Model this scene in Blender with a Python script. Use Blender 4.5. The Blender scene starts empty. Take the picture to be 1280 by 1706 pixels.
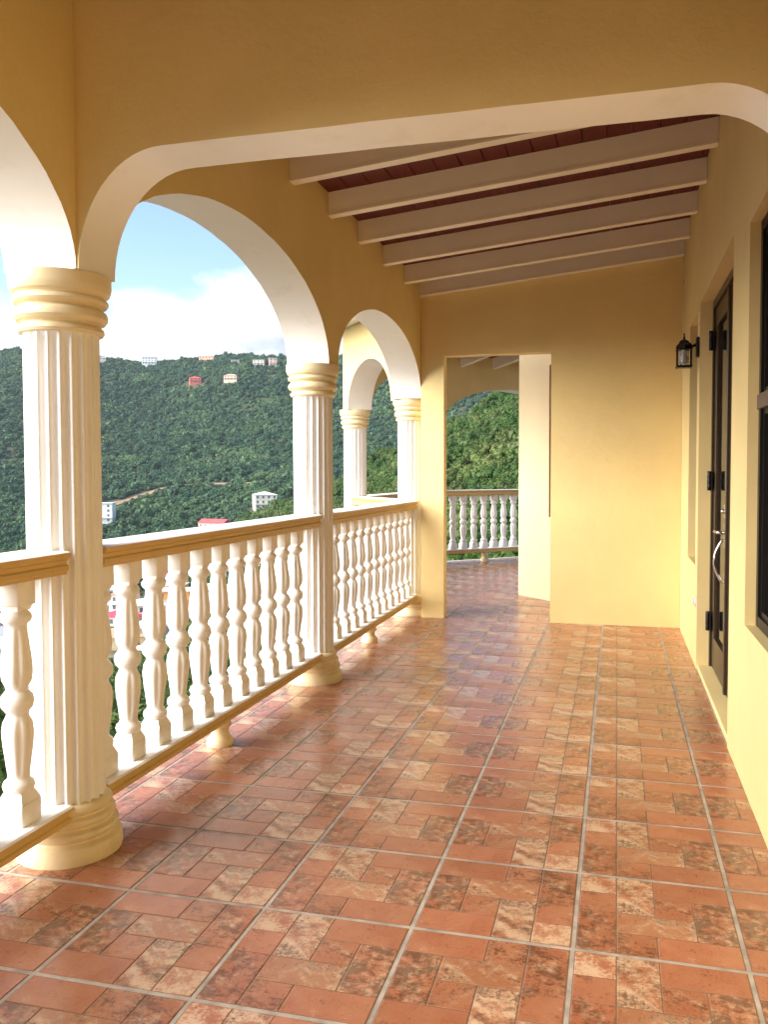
import bpy, bmesh, math, random
import numpy as np
from mathutils import Vector, Matrix
random.seed(7); rng = np.random.default_rng(11)
R = math.radians
scn = bpy.context.scene
COL = scn.collection

# ---------------------------------------------------------------- camera
CAM = (0.1069, -3.6405, 1.2947)
YAW, PITCH, ROLL = -0.2465, -0.0394, -0.0015
cd = bpy.data.cameras.new('camera'); cam = bpy.data.objects.new('camera', cd); COL.objects.link(cam)
fw = Vector((math.sin(YAW)*math.cos(PITCH), math.cos(YAW)*math.cos(PITCH), math.sin(PITCH)))
rt = Vector((math.cos(YAW), -math.sin(YAW), 0)); up = rt.cross(fw)
r2 = math.cos(ROLL)*rt + math.sin(ROLL)*up; u2 = -math.sin(ROLL)*rt + math.cos(ROLL)*up
M = Matrix((r2, u2, -fw)).transposed().to_4x4(); M.translation = Vector(CAM); cam.matrix_world = M
cd.sensor_fit = 'VERTICAL'; cd.sensor_height = 36; cd.sensor_width = 27
cd.lens = 1408.44/1706*36; cd.shift_x = -34.54/1706; cd.shift_y = -11.05/1706
cd.clip_start = .05; cd.clip_end = 6000
scn.camera = cam

# ---------------------------------------------------------------- light
SUN_EL, SUN_AZ = R(29), R(238)          # azimuth of the sun, clockwise from +Y
sdir = Vector((math.sin(SUN_AZ)*math.cos(SUN_EL), math.cos(SUN_AZ)*math.cos(SUN_EL), math.sin(SUN_EL)))
sl = bpy.data.lights.new('sun', 'SUN'); sl.energy = 4.2; sl.angle = R(58); sl.color = (1, .95, .87)
so = bpy.data.objects.new('sun', sl); COL.objects.link(so); so.rotation_euler = sdir.to_track_quat('Z', 'Y').to_euler()
w = bpy.data.worlds.new('World'); scn.world = w; w.use_nodes = True
nt = w.node_tree; nt.nodes.clear()
def N(t, **k):
    n = nt.nodes.new(t)
    for a, v in k.items():
        if a in n.inputs: n.inputs[a].default_value = v
        else: setattr(n, a, v)
    return n
L = lambda a, b: nt.links.new(a, b)
out = N('ShaderNodeOutputWorld'); bg = N('ShaderNodeBackground'); bg.inputs['Strength'].default_value = .092
sky = N('ShaderNodeTexSky', sky_type='NISHITA', sun_disc=False, sun_elevation=SUN_EL, sun_rotation=SUN_AZ, dust_density=.2, ozone_density=1.3)
tc = N('ShaderNodeTexCoord'); mp = N('ShaderNodeMapping'); mp.inputs['Scale'].default_value = (1, 1, 1.7)
mp.inputs['Location'].default_value = (.35, .1, .12)
n1 = N('ShaderNodeTexNoise'); n1.inputs['Scale'].default_value = 3.2; n1.inputs['Detail'].default_value = 9; n1.inputs['Roughness'].default_value = .52
n2 = N('ShaderNodeTexNoise'); n2.inputs['Scale'].default_value = 7.0; n2.inputs['Detail'].default_value = 5
sep = N('ShaderNodeSeparateXYZ')
L(tc.outputs['Generated'], mp.inputs['Vector']); L(mp.outputs[0], n1.inputs['Vector']); L(mp.outputs[0], n2.inputs['Vector']); L(tc.outputs['Generated'], sep.inputs[0])
el = N('ShaderNodeMapRange'); el.inputs['From Min'].default_value = .13; el.inputs['From Max'].default_value = .25; el.inputs['To Min'].default_value = .20; el.inputs['To Max'].default_value = -.15
L(sep.outputs['Z'], el.inputs['Value'])
ad = N('ShaderNodeMath', operation='ADD'); L(n1.outputs['Fac'], ad.inputs[0]); L(el.outputs[0], ad.inputs[1])
cr = N('ShaderNodeMapRange'); cr.inputs['From Min'].default_value = .51; cr.inputs['From Max'].default_value = .585; L(ad.outputs[0], cr.inputs['Value'])
cc = N('ShaderNodeMix', data_type='RGBA'); cc.inputs['A'].default_value = (4.7, 4.75, 4.8, 1); cc.inputs['B'].default_value = (2.1, 2.5, 3.1, 1)
c2 = N('ShaderNodeMapRange'); c2.inputs['From Min'].default_value = .47; c2.inputs['From Max'].default_value = .62; L(n2.outputs['Fac'], c2.inputs['Value']); L(c2.outputs[0], cc.inputs['Factor'])
mx = N('ShaderNodeMix', data_type='RGBA'); L(cr.outputs[0], mx.inputs['Factor']); L(sky.outputs[0], mx.inputs['A']); L(cc.outputs['Result'], mx.inputs['B'])
L(mx.outputs['Result'], bg.inputs['Color']); L(bg.outputs[0], out.inputs['Surface'])
scn.view_settings.view_transform = 'Standard'; scn.view_settings.look = 'None'
scn.view_settings.exposure = 1.62; scn.view_settings.gamma = 1; scn.view_settings.use_curve_mapping = False
scn.cycles.max_bounces = 8; scn.cycles.diffuse_bounces = 6; scn.cycles.glossy_bounces = 3; scn.cycles.transmission_bounces = 4; scn.cycles.use_denoising = True
scn.cycles.use_adaptive_sampling = True; scn.cycles.adaptive_threshold = .02

# ---------------------------------------------------------------- materials
class Mat:
    def __init__(s, name, base=(.5,.5,.5), rough=.6, spec=.5, metal=0):
        s.m = bpy.data.materials.new(name); s.m.use_nodes = True; s.t = s.m.node_tree
        s.b = s.t.nodes['Principled BSDF']; s.b.inputs['Base Color'].default_value = (*base, 1)
        s.b.inputs['Roughness'].default_value = rough; s.b.inputs['Specular IOR Level'].default_value = spec; s.b.inputs['Metallic'].default_value = metal
        s._c = None
    def n(s, t, **k):
        n = s.t.nodes.new(t)
        for a, v in k.items():
            if a in n.inputs: n.inputs[a].default_value = v
            else: setattr(n, a, v)
        return n
    def l(s, a, b): s.t.links.new(a, b)
    def coord(s, kind='Object'):
        if s._c is None: s._c = s.n('ShaderNodeTexCoord')
        return s._c.outputs[kind]
    def noise(s, scale, detail=4, rough=.55, kind='Object', stretch=None):
        n = s.n('ShaderNodeTexNoise'); n.inputs['Scale'].default_value = scale; n.inputs['Detail'].default_value = detail; n.inputs['Roughness'].default_value = rough
        if stretch:
            m = s.n('ShaderNodeMapping'); m.inputs['Scale'].default_value = stretch; s.l(s.coord(kind), m.inputs['Vector']); s.l(m.outputs[0], n.inputs['Vector'])
        else: s.l(s.coord(kind), n.inputs['Vector'])
        return n.outputs['Fac']
    def ramp(s, v, a, b, lo=0, hi=1):
        r = s.n('ShaderNodeMapRange'); r.inputs['From Min'].default_value = a; r.inputs['From Max'].default_value = b; r.inputs['To Min'].default_value = lo; r.inputs['To Max'].default_value = hi
        s.l(v, r.inputs['Value']); return r.outputs[0]
    def mix(s, f, a, b, blend='MIX'):
        m = s.n('ShaderNodeMix', data_type='RGBA', blend_type=blend)
        for k, v in (('Factor', f), ('A', a), ('B', b)):
            if isinstance(v, (tuple, list)): m.inputs[k].default_value = (*v[:3], 1)
            elif isinstance(v, (int, float)): m.inputs[k].default_value = v
            else: s.l(v, m.inputs[k])
        return m.outputs['Result']
    def math(s, op, a, b):
        m = s.n('ShaderNodeMath', operation=op)
        for i, v in enumerate((a, b)):
            if isinstance(v, (int, float)): m.inputs[i].default_value = v
            else: s.l(v, m.inputs[i])
        return m.outputs[0]
    def col(s, v): s.l(v, s.b.inputs['Base Color'])
    def bump(s, h, strength, dist=.01):
        b = s.n('ShaderNodeBump'); b.inputs['Strength'].default_value = strength; b.inputs['Distance'].default_value = dist
        s.l(h, b.inputs['Height']); s.l(b.outputs[0], s.b.inputs['Normal'])
    def rnd(s): return s.n('ShaderNodeObjectInfo').outputs['Random']
MT = {}
def paint(name, c, rough=.55, var=.10, bs=.35, dirt=None, dirtscale=3):
    m = Mat(name, c, rough)
    v = m.noise(1.7, 5); f = m.noise(160, 3); g = m.noise(14, 5)
    c2 = tuple(x*(1-var) for x in c); col = m.mix(m.ramp(v, .35, .65), c, c2)
    if dirt: col = m.mix(m.ramp(m.noise(dirtscale, 6, .65), .56, .74, 0, .55), col, dirt)
    lo = m.noise(4.5, 4, .6)
    m.col(col); m.bump(m.math('ADD', m.math('MULTIPLY', lo, 1.6), m.math('ADD', m.math('MULTIPLY', f, .22), m.math('MULTIPLY', g, .7))), bs, .004)
    MT[name] = m.m
paint('plaster', (.78, .605, .275), .6, .08, .7)
paint('plaster_light', (.79, .64, .40), .6, .05, .25)
paint('white', (.90, .875, .84), .45, .04, .25, (.76, .70, .62), 5)
paint('trim_ochre', (.66, .455, .17), .5, .10, .3, (.42, .25, .08), 6)
paint('capital', (.80, .67, .42), .5, .07, .35, (.55, .36, .14), 7)
paint('rafter_paint', (.89, .81, .67), .55, .07, .3)
paint('concrete', (.55, .52, .49), .8, .2, .6, (.3, .28, .26), 8)
def wood():
    m = Mat('plank_stain', (.12, .022, .012), .5)
    g = m.noise(6, 6, .6, stretch=(14, 1, 4)); c = m.mix(m.ramp(g, .3, .7), (.19, .014, .011), (.08, .006, .005))
    c = m.mix(m.ramp(m.rnd(), 0, 1, 0, .5), c, (.13, .010, .008)); m.col(c); m.bump(g, .2, .004); MT['plank'] = m.m
wood()
def tilemat():
    m = Mat('terracotta_tile', (.5, .2, .1), .24, .5)
    at = m.n('ShaderNodeAttribute'); at.attribute_name = 'bk'
    sp = m.n('ShaderNodeSeparateColor'); m.l(at.outputs['Color'], sp.inputs[0])
    n1 = m.noise(13, 10, .72); n2 = m.noise(12, 10, .74, stretch=(1, 1.4, 1)); n3 = m.noise(95, 5, .7); n4 = m.noise(7, 5)
    base = m.mix(m.ramp(n3, .3, .7), (.385, .143, .070), (.28, .092, .045))
    base = m.mix(m.ramp(n4, .35, .65, 0, .7), base, (.42, .185, .098))
    base = m.mix(m.math('MULTIPLY', sp.outputs[2], m.ramp(n1, .3, .7, .4, .9)), base, (.40, .22, .11))
    cm = m.ramp(m.math('ADD', m.math('ADD', n1, m.math('MULTIPLY', m.math('SUBTRACT', n3, .5), .55)), m.math('SUBTRACT', sp.outputs[0], .5)), .53, .66)
    base = m.mix(m.math('MULTIPLY', cm, .80), base, (.60, .43, .28))
    dm = m.ramp(m.math('ADD', m.math('ADD', n2, m.math('MULTIPLY', m.math('SUBTRACT', n3, .5), .55)), m.math('SUBTRACT', sp.outputs[1], .5)), .55, .67)
    base = m.mix(m.math('MULTIPLY', dm, .80), base, (.11, .045, .023))
    hv = m.n('ShaderNodeHueSaturation'); m.l(base, hv.inputs['Color']); m.l(m.ramp(m.rnd(), 0, 1, .90, 1.08), hv.inputs['Value'])
    m.col(hv.outputs[0])
    m.l(m.ramp(m.noise(3.0, 5, kind='Object'), .3, .7, .17, .34), m.b.inputs['Roughness'])
    m.bump(m.math('ADD', m.math('MULTIPLY', n1, .6), m.math('MULTIPLY', n3, .2)), .22, .003); MT['tile'] = m.m
tilemat()
def simple(name, c, rough, metal=0, spec=.5, var=.15, scale=30):
    m = Mat(name, c, rough, spec, metal); v = m.noise(scale, 4)
    m.col(m.mix(m.ramp(v, .3, .7), c, tuple(x*(1-var) for x in c))); MT[name] = m.m; return m
simple('grout', (.50, .42, .345), .6, var=.5, scale=14)
simple('groove', (.20, .125, .085), .8, var=.3)
simple('bronze', (.055, .036, .020), .32, .3)
simple('black_metal', (.012, .010, .009), .4, .3)
simple('transom', (.13, .09, .06), .5)
simple('steel', (.62, .58, .52), .28, .95)
simple('dark_glass', (.006, .006, .006), .04, 0, .6)
simple('outlet_grey', (.62, .60, .58), .4)
m = simple('lamp_glass', (.80, .78, .72), .15); m.b.inputs['Transmission Weight'].default_value = .75
simple('bulb', (.85, .83, .78), .3)
def leaf(name, a, b, c, tr=.25, big=1.0):
    m = Mat(name, a, .6, .25); r = m.rnd(); v = m.noise(2.2, 3)
    col = m.mix(m.ramp(r, 0, .6), a, b); col = m.mix(m.ramp(r, .72, 1.0), col, c)
    ge = m.n('ShaderNodeNewGeometry')
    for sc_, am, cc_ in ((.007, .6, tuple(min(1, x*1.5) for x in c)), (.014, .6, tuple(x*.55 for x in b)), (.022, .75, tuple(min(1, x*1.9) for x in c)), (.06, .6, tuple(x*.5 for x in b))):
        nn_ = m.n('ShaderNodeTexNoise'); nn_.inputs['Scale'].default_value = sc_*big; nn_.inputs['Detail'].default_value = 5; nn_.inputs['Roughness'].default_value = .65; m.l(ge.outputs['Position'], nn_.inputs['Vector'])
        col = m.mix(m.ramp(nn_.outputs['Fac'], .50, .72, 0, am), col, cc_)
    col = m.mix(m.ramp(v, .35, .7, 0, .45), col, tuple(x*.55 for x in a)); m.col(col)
    t = m.n('ShaderNodeBsdfTranslucent'); m.l(col, t.inputs['Color']); ms = m.n('ShaderNodeMixShader'); ms.inputs[0].default_value = tr
    m.l(m.b.outputs[0], ms.inputs[1]); m.l(t.outputs[0], ms.inputs[2]); m.l(ms.outputs[0], m.t.nodes['Material Output'].inputs['Surface']); MT[name] = m.m
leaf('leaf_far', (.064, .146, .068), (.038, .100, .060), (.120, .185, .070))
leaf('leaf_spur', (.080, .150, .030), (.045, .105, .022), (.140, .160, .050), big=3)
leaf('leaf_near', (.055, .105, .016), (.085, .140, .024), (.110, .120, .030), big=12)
m = Mat('ground_soil', (.05, .06, .03), .9); v = m.noise(.02, 8); m.col(m.mix(m.ramp(v, .4, .6), (.035, .055, .022), (.075, .070, .035))); MT['ground'] = m.m
simple('dirt', (.34, .20, .12), .9, var=.35, scale=.2)
simple('bark', (.10, .07, .05), .9)

# ---------------------------------------------------------------- mesh helpers
class MB:
    def __init__(s): s.v = []; s.f = []; s.mi = []; s.sm = []
    def face(s, pts, mi=0, sm=False):
        i = len(s.v); s.v += [tuple(p) for p in pts]; s.f.append(tuple(range(i, i+len(pts)))); s.mi.append(mi); s.sm.append(sm)
    def grid(s, rows, mi=0, sm=True, closed=False):
        i = len(s.v); n = len(rows[0])
        for r in rows: s.v += [tuple(p) for p in r]
        for a in range(len(rows)-1):
            for b in range(n if closed else n-1):
                c = (b+1) % n
                s.f.append((i+a*n+b, i+a*n+c, i+(a+1)*n+c, i+(a+1)*n+b)); s.mi.append(mi); s.sm.append(sm)
    def box(s, x0, x1, y0, y1, z0, z1, mi=0, ch=0):
        if ch <= 0:
            p = [(x,y,z) for z in (z0,z1) for y in (y0,y1) for x in (x0,x1)]
            i = len(s.v); s.v += p
            for f in ((0,2,3,1),(4,5,7,6),(0,1,5,4),(2,6,7,3),(0,4,6,2),(1,3,7,5)): s.f.append(tuple(i+k for k in f)); s.mi.append(mi); s.sm.append(False)
            return
        bm = bmesh.new(); bmesh.ops.create_cube(bm, size=1)
        for v in bm.verts: v.co = ((x0+x1)/2+v.co.x*(x1-x0), (y0+y1)/2+v.co.y*(y1-y0), (z0+z1)/2+v.co.z*(z1-z0))
        bmesh.ops.bevel(bm, geom=bm.edges[:], offset=ch, segments=1, affect='EDGES')
        s.addbm(bm, mi)
    def addbm(s, bm, mi=0, sm=False):
        i = len(s.v); bm.verts.index_update(); s.v += [tuple(v.co) for v in bm.verts]
        for f in bm.faces: s.f.append(tuple(i+v.index for v in f.verts)); s.mi.append(mi); s.sm.append(sm)
        bm.free()
    def lathe(s, prof, n=24, c=(0,0), mi=0, sm=True, rad=None, caps=True):
        rows = []
        for (r, z) in prof:
            rows.append([(c[0]+(rad(r,z,a) if rad else r)*math.cos(a), c[1]+(rad(r,z,a) if rad else r)*math.sin(a), z) for a in (2*math.pi*k/n for k in range(n))])
        s.grid(rows, mi, sm, True)
        if caps: s.face(rows[0][::-1], mi); s.face(rows[-1], mi)
    def extrude(s, poly, y0, y1, mis=None, mi=0):
        n = len(poly)
        for k in range(n):
            a, b = poly[k], poly[(k+1)%n]; s.face([(a[0],y0,a[1]),(b[0],y0,b[1]),(b[0],y1,b[1]),(a[0],y1,a[1])], mis[k] if mis else mi)
        s.face([(p[0],y0,p[1]) for p in poly[::-1]], mi); s.face([(p[0],y1,p[1]) for p in poly], mi)
    def prism(s, poly, z0, z1, mi=0, top=None):
        n = len(poly)
        for k in range(n):
            a, b = poly[k], poly[(k+1)%n]; s.face([(*a,z0),(*b,z0),(*b,z1),(*a,z1)], mi)
        s.face([(*p,z0) for p in poly[::-1]], mi); s.face([(*p,z1) for p in poly], mi if top is None else top)
    def tube(s, pts, r, n=8, mi=0):
        rows = []
        for k, p in enumerate(pts):
            p = Vector(p); d = (Vector(pts[min(k+1,len(pts)-1)])-Vector(pts[max(k-1,0)])).normalized()
            a = d.cross(Vector((0,0,1))); a = a.normalized() if a.length > 1e-3 else Vector((1,0,0)); b = d.cross(a)
            rr = r[k] if isinstance(r, (list,tuple)) else r
            rows.append([p+a*rr*math.cos(t)+b*rr*math.sin(t) for t in (2*math.pi*j/n for j in range(n))])
        s.grid(rows, mi, True, True); s.face(rows[0][::-1], mi); s.face(rows[-1], mi)
    def mesh(s, name, mats):
        me = bpy.data.meshes.new(name); me.from_pydata(s.v, [], s.f)
        for m in (mats if isinstance(mats, (list,tuple)) else [mats]): me.materials.append(MT[m])
        me.polygons.foreach_set('material_index', s.mi); me.polygons.foreach_set('use_smooth', s.sm); me.update(); return me
    def build(s, name, mats, parent=None, fix=True):
        me = s.mesh(name, mats)
        if fix:
            bm = bmesh.new(); bm.from_mesh(me); bmesh.ops.remove_doubles(bm, verts=bm.verts[:], dist=1e-5); bmesh.ops.recalc_face_normals(bm, faces=bm.faces[:]); bm.to_mesh(me); bm.free()
        return link(name, me, parent)
def link(name, me, parent=None):
    o = bpy.data.objects.new(name, me); COL.objects.link(o); o.parent = parent; return o
def thing(name, label, cat, loc=(0,0,0), rz=0, group=None, kind=None):
    o = bpy.data.objects.new(name, None); COL.objects.link(o); o.location = loc; o.rotation_euler = (0,0,rz); o.empty_display_size = .1
    return tag(o, label, cat, group, kind)
def tag(o, label=None, cat=None, group=None, kind=None):
    if cat and not kind: kind = 'thing'
    if label: o['label'] = label
    if cat: o['category'] = cat
    if group: o['group'] = group
    if kind: o['kind'] = kind
    return o

# ================================================================ SETTING: terrain
FX = Vector((math.sin(YAW), math.cos(YAW))); RX = Vector((math.cos(YAW), -math.sin(YAW)))
def st2w(s, t): return (CAM[0]+FX.x*s+RX.x*t, CAM[1]+FX.y*s+RX.y*t)
BS = np.array([-80,0,10,30,100,200,260,370,500,700,900,1000,1100,1220,1700,3500.]); BZ = np.array([6,-3.6,-5,-9.5,-25,-46,-50,-50,-33,6,77,120,149,142,60,40.])
def H(s, t, want=None):
    s = np.asarray(s, float); t = np.asarray(t, float)
    z = np.interp(s, BS, BZ)
    a = np.clip((s-350)/500, 0, 1)
    z = z + a*(9*np.sin(t/97+.8)+6*np.sin(t/41+s/160)+5*np.sin(s/70+t/150)+ .010*(t+250))
    # spur that climbs to the right in front of the far hill
    ds, dt = s-230, t-30; l = -.856*ds+.518*dt; nn = -.518*ds-.856*dt
    h = np.interp(l, [-340,-222,-111,-60,-25,0,60,140,400], [-110,-27,-4,8,17.5,24,38,44,46]) + 1.6*np.sin(l/17)+1.2*np.sin(l/7+nn/30)
    sp = h - np.where(nn > 0, (.64+.25*np.clip(-l/60, 0, 1))*nn, -.5*nn)
    if want == 'spur': return sp-z
    k = 4.0; m = np.maximum(z, sp); z2 = m + k*np.log(np.exp((z-m)/k)+np.exp((sp-m)/k))
    near = np.clip((np.hypot(s, t)-16)/50, 0, 1)
    return np.minimum(z+(z2-z)*near, np.where(np.hypot(s,t) < 16, -3.4, 1e9)) - .0
ss = np.concatenate([np.linspace(-60, 40, 26), np.geomspace(44, 3000, 120)]); ww = np.linspace(-1, 1, 121)
S, W = np.meshgrid(ss, ww, indexing='ij'); Tt = W*(60+1.1*np.abs(S)); Z = H(S, Tt)
mb = MB(); rows = []
for i in range(len(ss)):
    rows.append([(*st2w(S[i,j], Tt[i,j]), Z[i,j]) for j in range(len(ww))])
mb.grid(rows); tag(mb.build('ground', 'ground', fix=False), 'green valley floor and hillsides falling away below the terrace', kind='structure')

# leafy crowns for the woods (shared by the scattered trees)
def crown_mesh(name, mat, n, leafsz, seed, lumps=7, flat=.85):
    g = np.random.default_rng(seed); vs = []; fs = []
    cs = [(0,0,.55,.62)]
    for k in range(lumps):
        a = g.uniform(0, 6.28); d = g.uniform(.3, .62); cs.append((d*math.cos(a), d*math.sin(a), g.uniform(.25,.85), g.uniform(.28,.45)))
    per = n//len(cs)
    for (cx,cy,cz,cr) in cs:
        for k in range(per):
            d = g.normal(size=3); d /= np.linalg.norm(d); rr = cr*(1+g.normal()*.12)
            p = np.array((cx,cy,cz))+d*rr; p[2] *= flat
            nrm = d+g.normal(size=3)*.55; nrm /= np.linalg.norm(nrm)
            a = np.cross(nrm, g.normal(size=3)); a /= np.linalg.norm(a); b = np.cross(nrm, a); q = leafsz*g.uniform(.6,1.3)
            i = len(vs); vs += [tuple(p-a*q), tuple(p-b*q*.55), tuple(p+a*q), tuple(p+b*q*.55)]; fs.append((i,i+1,i+2,i+3))
        bm = bmesh.new(); bmesh.ops.create_icosphere(bm, subdivisions=1, radius=cr*.86)
        i = len(vs)
        for v in bm.verts: vs.append((cx+v.co.x, cy+v.co.y, (cz+v.co.z)*flat))
        for f in bm.faces: fs.append(tuple(i+v.index for v in f.verts))
        bm.free()
    me = bpy.data.meshes.new(name); me.from_pydata(vs, [], fs); me.materials.append(MT[mat]); me.update(); return me
def scatter(name, label, cat, pts, scl, variants):
    me = bpy.data.meshes.new(name); me.from_pydata([tuple(p) for p in pts], [], [])
    at = me.attributes.new('scl', 'FLOAT', 'POINT'); at.data.foreach_set('value', np.asarray(scl, np.float32))
    o = link(name, me); tag(o, label, cat, kind='stuff')
    coll = bpy.data.collections.new(name+'_crowns')
    for v in variants: coll.objects.link(bpy.data.objects.new('crown', v))
    g = bpy.data.node_groups.new(name, 'GeometryNodeTree')
    g.interface.new_socket('Geometry', in_out='INPUT', socket_type='NodeSocketGeometry'); g.interface.new_socket('Geometry', in_out='OUTPUT', socket_type='NodeSocketGeometry')
    nn = g.nodes; gi = nn.new('NodeGroupInput'); go = nn.new('NodeGroupOutput'); ip = nn.new('GeometryNodeInstanceOnPoints'); ci = nn.new('GeometryNodeCollectionInfo')
    ci.inputs['Collection'].default_value = coll; ci.inputs['Separate Children'].default_value = True; ci.inputs['Reset Children'].default_value = True
    rv = nn.new('FunctionNodeRandomValue'); rv.data_type = 'FLOAT_VECTOR'; rv.inputs[0].default_value = (-.15,-.15,0); rv.inputs[1].default_value = (.15,.15,6.28)
    na = nn.new('GeometryNodeInputNamedAttribute'); na.data_type = 'FLOAT'; na.inputs['Name'].default_value = 'scl'
    g.links.new(gi.outputs[0], ip.inputs['Points']); g.links.new(ci.outputs[0], ip.inputs['Instance']); ip.inputs['Pick Instance'].default_value = True
    g.links.new(rv.outputs[0], ip.inputs['Rotation']); g.links.new(na.outputs[0], ip.inputs['Scale']); g.links.new(ip.outputs[0], go.inputs[0])
    md = o.modifiers.new('scatter', 'NODES'); md.node_group = g; return o
def px2st(u, s): return (u-674.5)/1408.0*s
# dirt road cut across the far hill
def s_at(u, v, lo=380, hi=1150):
    for s in np.arange(lo, hi, 2.0):
        z = float(H(s, px2st(u, s)))
        if z >= CAM[2]-(v-786)/1408.0*s: return s
    return hi
road = []
for (u, v) in ((186,838),(205,834),(230,826),(255,818),(275,812),(300,809),(340,806),(400,806),(440,803)):
    s = s_at(u, v); road.append((s, px2st(u, s)))
road = np.array(road)
def road_clear(s, t):
    d = np.full(len(s), 1e9)
    for k in range(len(road)-1):
        a, b = road[k], road[k+1]; ab = b-a; q = np.clip(((s-a[0])*ab[0]+(t-a[1])*ab[1])/(ab@ab), 0, 1)
        ds = s-(a[0]+q*ab[0]); dt = t-(a[1]+q*ab[1])
        wdt = 24 if k < 4 else 7
        dd = np.where((ds < 4) & (ds > -wdt) & (abs(dt) < 6), 0, 1e9); d = np.minimum(d, dd)
    return d > 1
# house footprints (filled in below, used to keep trees off the houses)
FOOT = []
def wpts(s, t, dz): 
    z = H(s, t)+dz; return [( *st2w(a, b), c) for a, b, c in zip(s, t, z)]
HOUSES = [  # u, v(base), depth override, width, depth, storeys, wall, roof, roof type, turn, label
 (174, 590, None, 9, 7, 1, (.62,.56,.54), (.40,.38,.38), 'hip', .2, 'grey house on the ridge beside the nearest column'),
 (252, 597, None, 18, 9, 3, (.78,.80,.82), (.62,.64,.66), 'flat', .15, 'large white three storey house standing on the ridge'),
 (348, 599, None, 20, 9, 1, (.78,.42,.30), (.75,.40,.28), 'hip', -.1, 'long low peach coloured house on the ridge'),
 (327, 639, None, 13, 9, 2, (.78,.20,.14), (.72,.14,.12), 'hip', .3, 'bright red house below the ridge among trees'),
 (387, 635, None, 15, 9, 2, (.72,.55,.42), (.62,.40,.30), 'hip', -.1, 'tan two storey house right of the bright red one'),
 (394, 605, None, 10, 7, 1, (.50,.50,.47), (.36,.36,.34), 'flat', .1, 'small grey house half hidden in ridge trees'),
 (433, 610, None, 13, 9, 2, (.78,.70,.62), (.70,.66,.62), 'flat', 0, 'pale flat roofed house near the right end of the ridge'),
 (456, 611, None, 9, 8, 3, (.80,.58,.50), (.70,.62,.58), 'flat', .2, 'narrow pinkish tower house at the right end of the ridge'),
 (176, 870, None, 10, 10, 4, (.82,.82,.80), (.75,.75,.74), 'flat', .1, 'white apartment block on a terrace at the hill foot'),
 (357, 880, None, 17, 9, 1, (.80,.70,.48), (.62,.09,.10), 'gable', -.35, 'cream cottage with red gable roof above the handrail'),
 (441, 848, None, 14, 12, 3, (.82,.76,.62), (.85,.84,.82), 'hip', .3, 'cream and yellow house with white hip roof at the hill foot'),
 (199, 1012, 330, 11, 9, 2, (.62,.72,.80), (.80,.82,.84), 'hip', .3, 'pale blue house with white roof seen through the balusters'),
 (203, 1046, 285, 14, 10, 1, (.80,.72,.66), (.70,.06,.10), 'hip', -.2, 'house with wide crimson roof seen beside the nearest column'),
 (244, 1044, 290, 14, 9, 2, (.80,.76,.66), (.70,.66,.60), 'hip', .2, 'cream house with beige roof between the second and third balusters'),
 (250, 1080, 245, 10, 9, 2, (.72,.72,.74), (.85,.85,.86), 'hip', -.3, 'grey walled house with white roof in the valley'),
 (289, 1020, 320, 12, 9, 2, (.82,.36,.10), (.75,.62,.55), 'flat', .1, 'orange flat roofed house in the valley town'),
 (292, 1056, 275, 12, 9, 1, (.82,.66,.20), (.75,.05,.09), 'gable', .4, 'yellow house with bright red gable roof in the valley'),
 (286, 1078, 250, 9, 8, 1, (.42,.72,.60), (.70,.80,.76), 'hip', .1, 'small mint green house in the valley town'),
 (330, 1076, 258, 11, 9, 2, (.10,.50,.52), (.75,.06,.12), 'gable', -.2, 'teal house with red roof in the valley town'),
 (200, 1106, 222, 12, 9, 2, (.80,.66,.42), (.55,.36,.22), 'hip', .25, 'yellow cream house low in the valley town'),
 (243, 1124, 207, 12, 9, 1, (.78,.62,.54), (.88,.88,.88), 'hip', -.15, 'pink house with broad white roof at the near edge of town'),
 (288, 1106, 222, 9, 8, 1, (.80,.26,.12), (.70,.70,.70), 'flat', .3, 'small red orange house at the near edge of town'),
 (380, 1010, 330, 13, 9, 2, (.80,.78,.72), (.66,.10,.10), 'hip', .1, 'white house with red hip roof seen through middle balusters'),
 (420, 985, 350, 12, 9, 2, (.74,.62,.50), (.55,.52,.50), 'hip', -.2, 'tan house with grey roof seen through middle balusters'),
 (355, 1040, 290, 12, 9, 1, (.82,.80,.76), (.80,.80,.80), 'flat', .2, 'white flat roofed bungalow in the valley town'),
 (6, 1048, 283, 13, 9, 2, (.56,.32,.26), (.42,.16,.12), 'hip', .2, 'brown brick house left of the nearest column'),
 (10, 1078, 250, 14, 9, 1, (.70,.70,.70), (.28,.30,.36), 'hip', -.2, 'low house with slate grey roof left of the nearest column'),
 (22, 1112, 216, 13, 9, 1, (.76,.74,.72), (.36,.32,.32), 'gable', .15, 'pale house with dark gable roof left of the nearest column'),
 (8, 1160, 172, 11, 8, 1, (.80,.76,.70), (.72,.16,.10), 'hip', -.1, 'house with orange red roof low on the left'),
 (5, 1205, 138, 10, 8, 2, (.60,.78,.66), (.75,.78,.76), 'flat', .1, 'mint walled house lowest on the left'),
]
GEN = 'houses packed along the valley floor'; NL = len(HOUSES)
PN = ('cream','ochre','orange','pale blue','white','pink','sea green'); RN = ('crimson','white','grey','rust brown','beige','raspberry red')
hr = random.Random(5); PAL = [(.80,.76,.68),(.78,.66,.46),(.80,.46,.30),(.62,.70,.78),(.76,.78,.76),(.78,.56,.50),(.50,.66,.62)]; RPL = [(.66,.08,.09),(.80,.80,.80),(.45,.44,.44),(.60,.22,.12),(.75,.72,.66),(.70,.10,.16)]
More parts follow.
